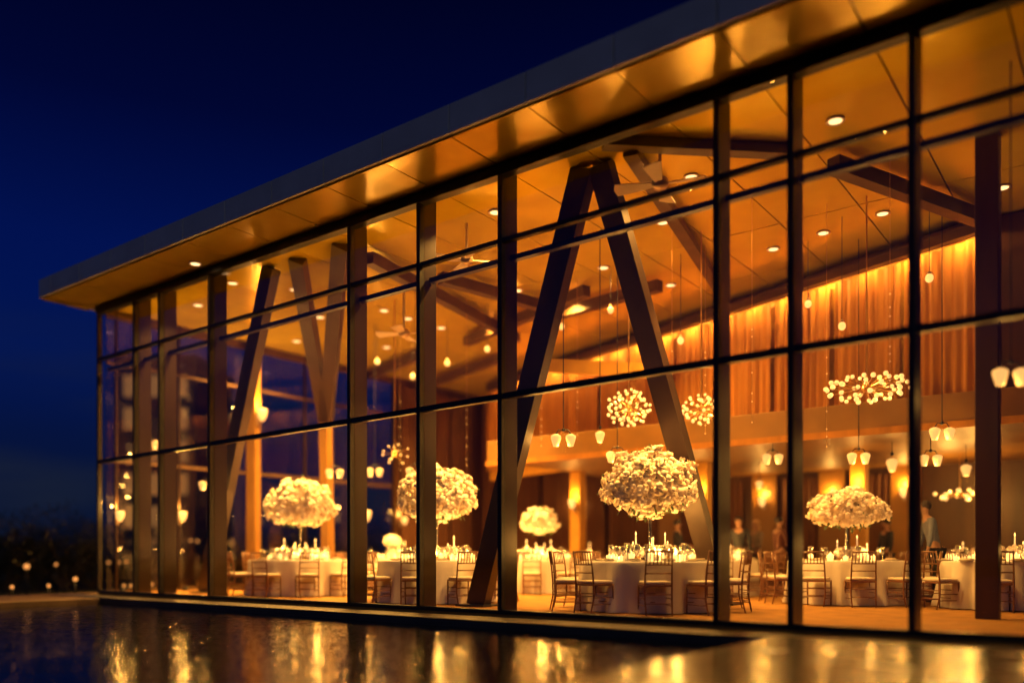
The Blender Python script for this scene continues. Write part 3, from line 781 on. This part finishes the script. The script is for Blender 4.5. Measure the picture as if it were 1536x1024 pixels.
def make_table(x, y, Rr, n_ch, a0, desc, seed, full, flower=None, chairrad=None):
    tb = thing('round_table', 'round banquet table, the ' + desc, 'table', (x, y, 0), 0, 'round banquet tables')
    MB().lathe([(Rr - .02, .73), (Rr - .01, .735), (Rr - .01, .755), (Rr - .02, .758)], 40).build('tabletop', M['wood'], tb)
    for k in range(4):
        a = math.pi / 4 + k * math.pi / 2
        MB().tube([(.6 * Rr * math.cos(a), .6 * Rr * math.sin(a), 0), (.55 * Rr * math.cos(a), .55 * Rr * math.sin(a), .73)], .016, 6).build('leg', M['steel'], tb)
    vs, fs = cloth_mesh(Rr, seed)
    cl = MB().add(vs, fs).build('tablecloth', M['cloth'], None, True); cl.location = (x, y, 0)
    tag(cl, 'white floor length cloth over the ' + desc, 'tablecloth', 'white tablecloths')
    chs = []
    rr = chairrad or Rr + .20
    rnd = random.Random(seed + 100)
    for k in range(n_ch):
        a = a0 + 2 * math.pi * k / n_ch + rnd.uniform(-.05, .05); q = rr + rnd.uniform(-.03, .10)
        px_, py_ = x + q * math.cos(a), y + q * math.sin(a)
        c = copy_tree(chair0) if chair_used[0] else chair0; chair_used[0] = True
        c.location = (px_, py_, .001); c.rotation_euler = (0, 0, a + math.pi / 2 + rnd.uniform(-.22, .22)); c['group'] = 'wooden banquet chairs round the tables'
        d_ = -.6 * px_ + .8 * py_; chs.append((c, to_px((px_, py_, .5))[0], d_))
    dc = -.6 * x + .8 * y
    for side, sel in (('near side', [c for c in chs if c[2] < dc]), ('far side', [c for c in chs if c[2] >= dc])):
        sel.sort(key=lambda c: c[1])
        for j, c in enumerate(sel):
            c[0]['label'] = f"wooden chair, {ORD[j]} from left, {side} of {desc}"
    set_table(x, y, desc, seed, full)
    if flower: vase_arrangement(x, y, seed, *flower)
p1 = ray(975, 13.3); p2 = ray(655, 15.7); p3 = ray(450, 18.4)
def cam_ang(x, y): return math.atan2(-y, -x)
make_table(*p1, 1.10, 10, cam_ang(*p1) + .02, 'centre table with the largest flower dome', 11, True, (True, 'largest sharpest white flower dome on tall glass vase, in the seventh bay'))
make_table(*p2, 1.08, 10, cam_ang(*p2) + .34, 'table left of the dark leaning strut', 12, True, (True, 'white flower dome crossed by a dark mullion, left of the leaning strut'))
make_table(*p3, 1.08, 10, cam_ang(*p3) + .15, 'leftmost table in the fourth bay', 13, True, (True, 'leftmost white domed flower ball in the fourth bay, softly blurred'))
p4 = ray(1270, 15.1)
make_table(*p4, 1.0, 10, cam_ang(*p4) + .2, 'blurred table in the ninth bay', 14, False, (True, 'blurred creamy flower dome at the right in the ninth bay', .62, .42, .24, 1.62, 420, .052))
make_table(-11.2, 16.0, .95, 9, .3, 'small flowered table right of sixth mullion', 15, True, (False, 'small white flower ball seen low behind, just right of the sixth mullion', .42, .36, .22, 1.60, 260, .046))
make_table(-7.4, 17.2, .95, 8, .5, 'table directly behind the centre table', 16, True)
make_table(-15.6, 15.6, .95, 9, .1, 'dim table behind the fifth bay', 17, False, (False, 'low white flower bunch on the dim table behind the fifth bay', .22, .16, .12, 1.22, 70, .045))
make_table(-13.0, 20.6, .95, 7, .2, 'far table by the tall drapes', 18, False)
make_table(-9.0, 21.2, .95, 7, .6, 'far middle table under the balcony', 19, False)
make_table(-2.9, 19.6, .95, 8, .4, 'far right table under the balcony', 20, False)
p5 = ray(1500, 13.6)
make_table(*p5, .85, 7, .35, 'rightmost table cut by the frame', 21, False)

# extra spots added at the nearest recessed lights to brighten each arrangement
for fp_ in FLOWERS:
    cand = sorted(LIGHTS, key=lambda q: (Vector((q[1][0], q[1][1])) - Vector((fp_.x + .7, fp_.y - 1.3))).length)
    for (th, p), pw_ in zip(cand[:2], (1750, 1200) if fp_.x < -5 else (120, 60)):
        d_ = fp_ - Vector((p[0], p[1], 6.42))
        sp = lamp('added_flower_spot', 'SPOT', (0, 0, -.05), pw_ * (d_.length / 4.5) ** 2, .12, th, size=2 * math.atan(.95 / d_.length), blend=.6)
        sp.rotation_euler = d_.to_track_quat('-Z', 'Y').to_euler()

# ------------------------------------------------------------------ people
def person(x, y, rz, h, top, hair, label, skirt=False, arms=0, bend=0, bottoms='suit'):
    th = thing('person', label, 'person', (x, y, .001), rz)
    s = h / 1.75
    def skinned(name, V, E, mat, root=0, parent=th, sub=2):
        me = bpy.data.meshes.new(name); me.from_pydata([tuple(c * s for c in v[:3]) for v in V], E, []); me.materials.append(mat)
        o = bpy.data.objects.new(name, me); COL.objects.link(o); o.parent = parent
        md = o.modifiers.new('skin', 'SKIN'); md.use_smooth_shade = True
        for i, v in enumerate(V):
            r_ = v[3]; r2 = v[4] if len(v) > 4 else r_
            me.skin_vertices[0].data[i].radius = (r_ * s, r2 * s); me.skin_vertices[0].data[i].use_root = (i == root)
        o.modifiers.new('sub', 'SUBSURF').levels = sub; o.modifiers['sub'].render_levels = sub
        return o
    fw = -1   # faces -y
    b_ = bend
    V = [(0, 0, .95, .13, .10), (0, b_ * .3 * fw, 1.15, .12, .085), (0, b_ * .7 * fw, 1.38, .15, .09), (0, b_ * fw, 1.48, .055), (0, (b_ + .01) * fw, 1.54, .05), (0, (b_ + .03) * fw, 1.63, .078, .088), (0, (b_ + .01) * fw, 1.70, .066, .076)]
    E = [(0, 1), (1, 2), (2, 3), (3, 4), (4, 5), (5, 6)]
    for sx_ in (-1, 1):
        i = len(V); V += [(sx_ * .09, 0, .88, .085), (sx_ * .10, .01, .50, .055), (sx_ * .10, .03, .10, .038), (sx_ * .11, -.03, .04, .036), (sx_ * .12, -.14, .03, .026)]
        E += [(0, i), (i, i + 1), (i + 1, i + 2), (i + 2, i + 3), (i + 3, i + 4)]
        i = len(V); f = arms
        V += [(sx_ * .19, b_ * .7 * fw, 1.42, .05), (sx_ * .24, (b_ * .7 + .03 + .06 * f) * fw, 1.14, .037), (sx_ * (.24 - .06 * f), (b_ * .7 + .08 + .22 * f) * fw, .92 + .20 * f, .024),
              (sx_ * (.235 - .06 * f), (b_ * .7 + .10 + .30 * f) * fw, .84 + .24 * f, .026, .014)]
        E += [(2, i), (i, i + 1), (i + 1, i + 2), (i + 2, i + 3)]
        hv = V[-1]; hi = len(V) - 1
        for q, (ox, L) in enumerate(((-.024, .065), (-.008, .075), (.008, .07), (.022, .055))):
            j = len(V); dz, dy = (-1, -.2) if f == 0 else (-.1, -1)
            V += [(hv[0] + ox * .8, hv[1] + dy * .035, hv[2] + dz * .035, .009), (hv[0] + ox, hv[1] + dy * (.03 + L * .6), hv[2] + dz * (.035 + L * .6), .008), (hv[0] + ox, hv[1] + dy * (.03 + L) - .006, hv[2] + dz * (.03 + L), .006)]
            E += [(hi, j), (j, j + 1), (j + 1, j + 2)]
        j = len(V); V += [(hv[0] - sx_ * .032, hv[1] - .02, hv[2] - .01, .009), (hv[0] - sx_ * .045, hv[1] - .035, hv[2] - .035, .007)]; E += [(hi, j), (j, j + 1)]
    # nose and ears belong to the body surface
    j = len(V); V += [(0, (b_ + .03) * fw - .085, 1.625, .012)]; E += [(5, j)]
    for sx_ in (-1, 1):
        j = len(V); V += [(sx_ * .078, (b_ + .01) * fw, 1.63, .014, .008)]; E += [(5, j)]
    skinned('body', V, E, M['skin'])
    e_ = MB()
    for sx_ in (-1, 1): e_.ball((sx_ * .03 * s, ((b_ + .03) * fw - .078) * s, 1.645 * s), .011 * s, 8, 5)
    e_.build('eyes', M['hair_d'], th, True)
    lp = MB(); lp.ball((0, ((b_ + .03) * fw - .078) * s, 1.575 * s), .022 * s, 8, 5, (1, .35, .3)); lp.build('lips', M['red'], th, True)
    # hair cap
    hr = MB(); hr.ball((0, ((b_ + .02) * fw + .022) * s, 1.675 * s), .098 * s, 16, 10, (.95, 1.0, .92))
    if hair != 'hair_d': hr.ball((0, ((b_) * fw + .055) * s, 1.56 * s), .085 * s, 14, 8, (1, .6, 1.3))
    hr.build('hair', M[hair], th, True)
    # clothes
    V2 = [(0, 0, .90, .155, .12), (0, b_ * .3 * fw, 1.15, .135, .10), (0, b_ * .68 * fw, 1.36, .168, .108), (0, b_ * .9 * fw, 1.44, .085, .08)]; E2 = [(0, 1), (1, 2), (2, 3)]
    for sx_ in (-1, 1):
        i = len(V2); f = arms
        V2 += [(sx_ * .19, b_ * .7 * fw, 1.42, .062), (sx_ * .24, (b_ * .7 + .03 + .06 * f) * fw, 1.14, .05), (sx_ * (.24 - .055 * f), (b_ * .7 + .07 + .19 * f) * fw, .95 + .18 * f, .036)]
        E2 += [(2, i), (i, i + 1), (i + 1, i + 2)]
    skinned('dress' if skirt else 'jacket', V2, E2, M[top])
    if skirt:
        sk = MB().lathe([(.15 * s, .96 * s), (.19 * s, .85 * s), (.22 * s, .55 * s), (.25 * s, .35 * s), (.24 * s, .35 * s)], 24, cap=False); sk.build('skirt', M[top], th, True)
    else:
        V3 = [(0, 0, .93, .14, .115)]; E3 = []
        for sx_ in (-1, 1):
            i = len(V3); V3 += [(sx_ * .09, 0, .86, .098), (sx_ * .10, .01, .50, .07), (sx_ * .10, .03, .10, .058)]; E3 += [(0, i), (i, i + 1), (i + 1, i + 2)]
        skinned('trousers', V3, E3, M[bottoms])
        for sx_ in (-1, 1):
            MB().ball((sx_ * .115 * s, -.055 * s, .04 * s), .11 * s, 12, 6, (.45, 1.25, .36)).build('shoe', M['suit'], th, True)
    return th
q = ray(1108, 19.0); person(*q, .4, 1.74, 'suit', 'hair_d', 'dark haired guest in black suit, leftmost of the group in the eighth bay')
q = ray(1134, 19.3); person(*q, -.5, 1.68, 'beige', 'hair_b', 'fair haired guest in beige jacket between two darker guests in eighth bay', False, 1)
q = ray(1168, 18.6); person(*q, 2.4, 1.72, 'red', 'hair_d', 'guest in rust dress standing rightmost of the group in the eighth bay', True, 1)
q = ray(1016, 19.8); person(*q, 1.8, 1.70, 'suit', 'hair_d', 'guest in dark suit half hidden behind the centre flower ball', False, 1)
q = ray(1403, 15.2); person(*q, -1.1, 1.84, 'shirt', 'hair_d', 'blurred person in blue grey shirt leaning over in the far right bay', False, 0, .16)
q = ray(1330, 19.5); person(*q, -.8, 1.70, 'suit', 'hair_d', 'dark suited guest standing behind the blurred flower dome in the ninth bay', False, 0)

# ------------------------------------------------------------------ garden beyond the pool
def shrub_mesh(seed, w, h, n_):
    rnd = random.Random(seed); mb = MB()
    clumps = [(Vector((rnd.uniform(-w, w) * .75, rnd.uniform(-w, w) * .6, rnd.uniform(.25, .92) * h)), rnd.uniform(.28, .5) * w) for _ in range(16)]
    for i in range(n_):
        c, r_ = rnd.choice(clumps); d = Vector((rnd.gauss(0, 1), rnd.gauss(0, 1), rnd.gauss(0, 1))).normalized()
        leafset(mb, c + d * r_ * rnd.uniform(.55, 1.1), d + Vector((rnd.uniform(-1, 1), rnd.uniform(-1, 1), rnd.uniform(-.5, 1))) * .7, rnd.uniform(.07, .15), rnd)
    st = MB()
    for c, r_ in clumps[:9]: st.tube([(0, 0, 0), (c.x * .3, c.y * .3, c.z * .45), tuple(c)], [.05, .03, .01], 5)
    return mb, st
protos = []
for i, (w, h) in enumerate(((1.3, 2.1), (1.1, 1.8), (1.6, 2.3))):
    a_, b_ = shrub_mesh(30 + i, w, h, 2600)
    th = thing('garden_shrub', 'x', 'shrub'); a_.build('foliage', M['shrub'], th); b_.build('stems', M['bark'], th); protos.append(th)
used = set(); items = []
spots = [(8, 27, 0), (52, 29, 1), (98, 27.5, 2), (138, 30, 1), (-40, 28, 2), (30, 34, 2), (78, 35, 0), (120, 36, 2), (175, 31, 0), (214, 33, 1), (258, 31, 2), (300, 33, 0), (345, 32, 1), (392, 33, 2), (440, 32, 0), (490, 34, 1), (540, 36, 2)]
for k, (px_, d_, v) in enumerate(spots):
    pr = protos[v]; th = pr if v not in used else copy_tree(pr); used.add(v)
    x_, y_ = ray(px_, d_); th.location = (x_, y_, -.30); th.rotation_euler = (0, 0, k * 1.3); th.scale = (1, 1, .92 + .13 * ((k * 7) % 5) / 4)
    th['group'] = 'dark garden shrubs beyond the pool'
    if px_ < 150:
        row = 'front' if d_ < 32 else 'rear'
        idx = sorted(q for q, dd, _ in spots if q < 150 and (dd < 32) == (d_ < 32)).index(px_)
        th['label'] = f"dark leafy shrub beyond the pool in the {row} row, {ORD[idx]} from the left edge"
    else:
        idx = sorted(q for q, _, _ in spots if q > 150).index(px_)
        th['label'] = f"dark shrub outside seen through the end glass, {ORD[idx]} of the garden row from left"
# bollard lights and uplights
items = []
for k, (px_, py_, d_, s) in enumerate(((40, 849, 24.5, 1.5), (113, 868, 22.5, 1), (73, 878, 21.8, .7), (18, 880, 21.9, .8), (84, 846, 26, .7), (163, 843, 26.5, .9), (178, 843, 27, .9), (190, 842, 27.5, .9),
                                       (216, 842, 27, .9), (224, 842, 27.6, .9), (286, 810, 27, .9), (296, 811, 27.6, .9), (186, 878, 22.6, .8), (196, 878, 22.9, .8), (228, 876, 23.5, .8))):
    p = at_d(px_, py_, d_)
    th = thing('bollard_light', None, 'garden light', (p.x, p.y, -.30), 0, 'small globe lights in the garden')
    H_ = max(.08, p.z + .30)
    MB().tube([(0, 0, 0), (0, 0, H_ - .03)], .022, 8).build('post', M['frame'], th, True)
    MB().ball((0, 0, H_), .045 * s + .008, 12, 8).build('globe', M['bollard'], th, True)
    where = 'before the shrubs beyond the pool' if px_ < 150 else 'outside, seen through the leftmost glass'
    grp = [q for q in ((40), (113), (73), (18), (84))]
    th['label'] = f"{'large bright' if s > 1.2 else 'small'} globe light {where}, " + (f"{ORD[sorted(grp).index(px_)]} from the left edge" if px_ < 150 else f"{ORD[k - 5]} of ten")
for k, (px_, d_) in enumerate(((28, 26.0), (100, 26.2), (180, 28.5), (420, 30))):
    x_, y_ = ray(px_, d_)
    th = thing('garden_uplight', ['small uplight washing the leftmost shrubs', 'small uplight washing the shrubs nearest the pavilion corner', 'garden uplight just behind the pavilion end glass', 'garden uplight far behind the end glass at the fourth bay'][k], 'garden light', (x_, y_, -.30))
    MB().lathe([(.05, 0), (.05, .10), (.07, .16), (.06, .16), (.045, .12)], 12, cap=False).build('housing', M['frame'], th, True)
    sp = lamp('lamp', 'SPOT', (0, 0, .20), 60, .03, th, size=R(75)); sp.rotation_euler = (R(155), 0, math.atan2(-x_, y_) + R(180))
# neighbouring block far behind, its windows lit
nb = thing('apartment_block', 'distant dark block with columns of dim orange lit windows beyond the end glass', 'building', (-42.0, 24.6, -.3), math.atan2(5.6, 7.4))
MB().box(-2.4, 1.9, 0, 6, 0, 11.6).build('wall', M['far'], nb)
MB().box(-2.5, 2.0, -.2, 6.2, 11.602, 11.9).build('roof', M['far'], nb)
for cx2 in (-1.6, -.3, 1.1):
    for rz2 in range(6):
        if (rz2 + int(cx2 * 3)) % 5 == 4: continue
        z_ = .9 + rz2 * 1.75
        f = MB().bbox(cx2 - .36, cx2 + .36, -.06, -.002, z_, z_ + 1.15, .02).build('window', M['winlit'], nb)

print('objects', len(bpy.data.objects))
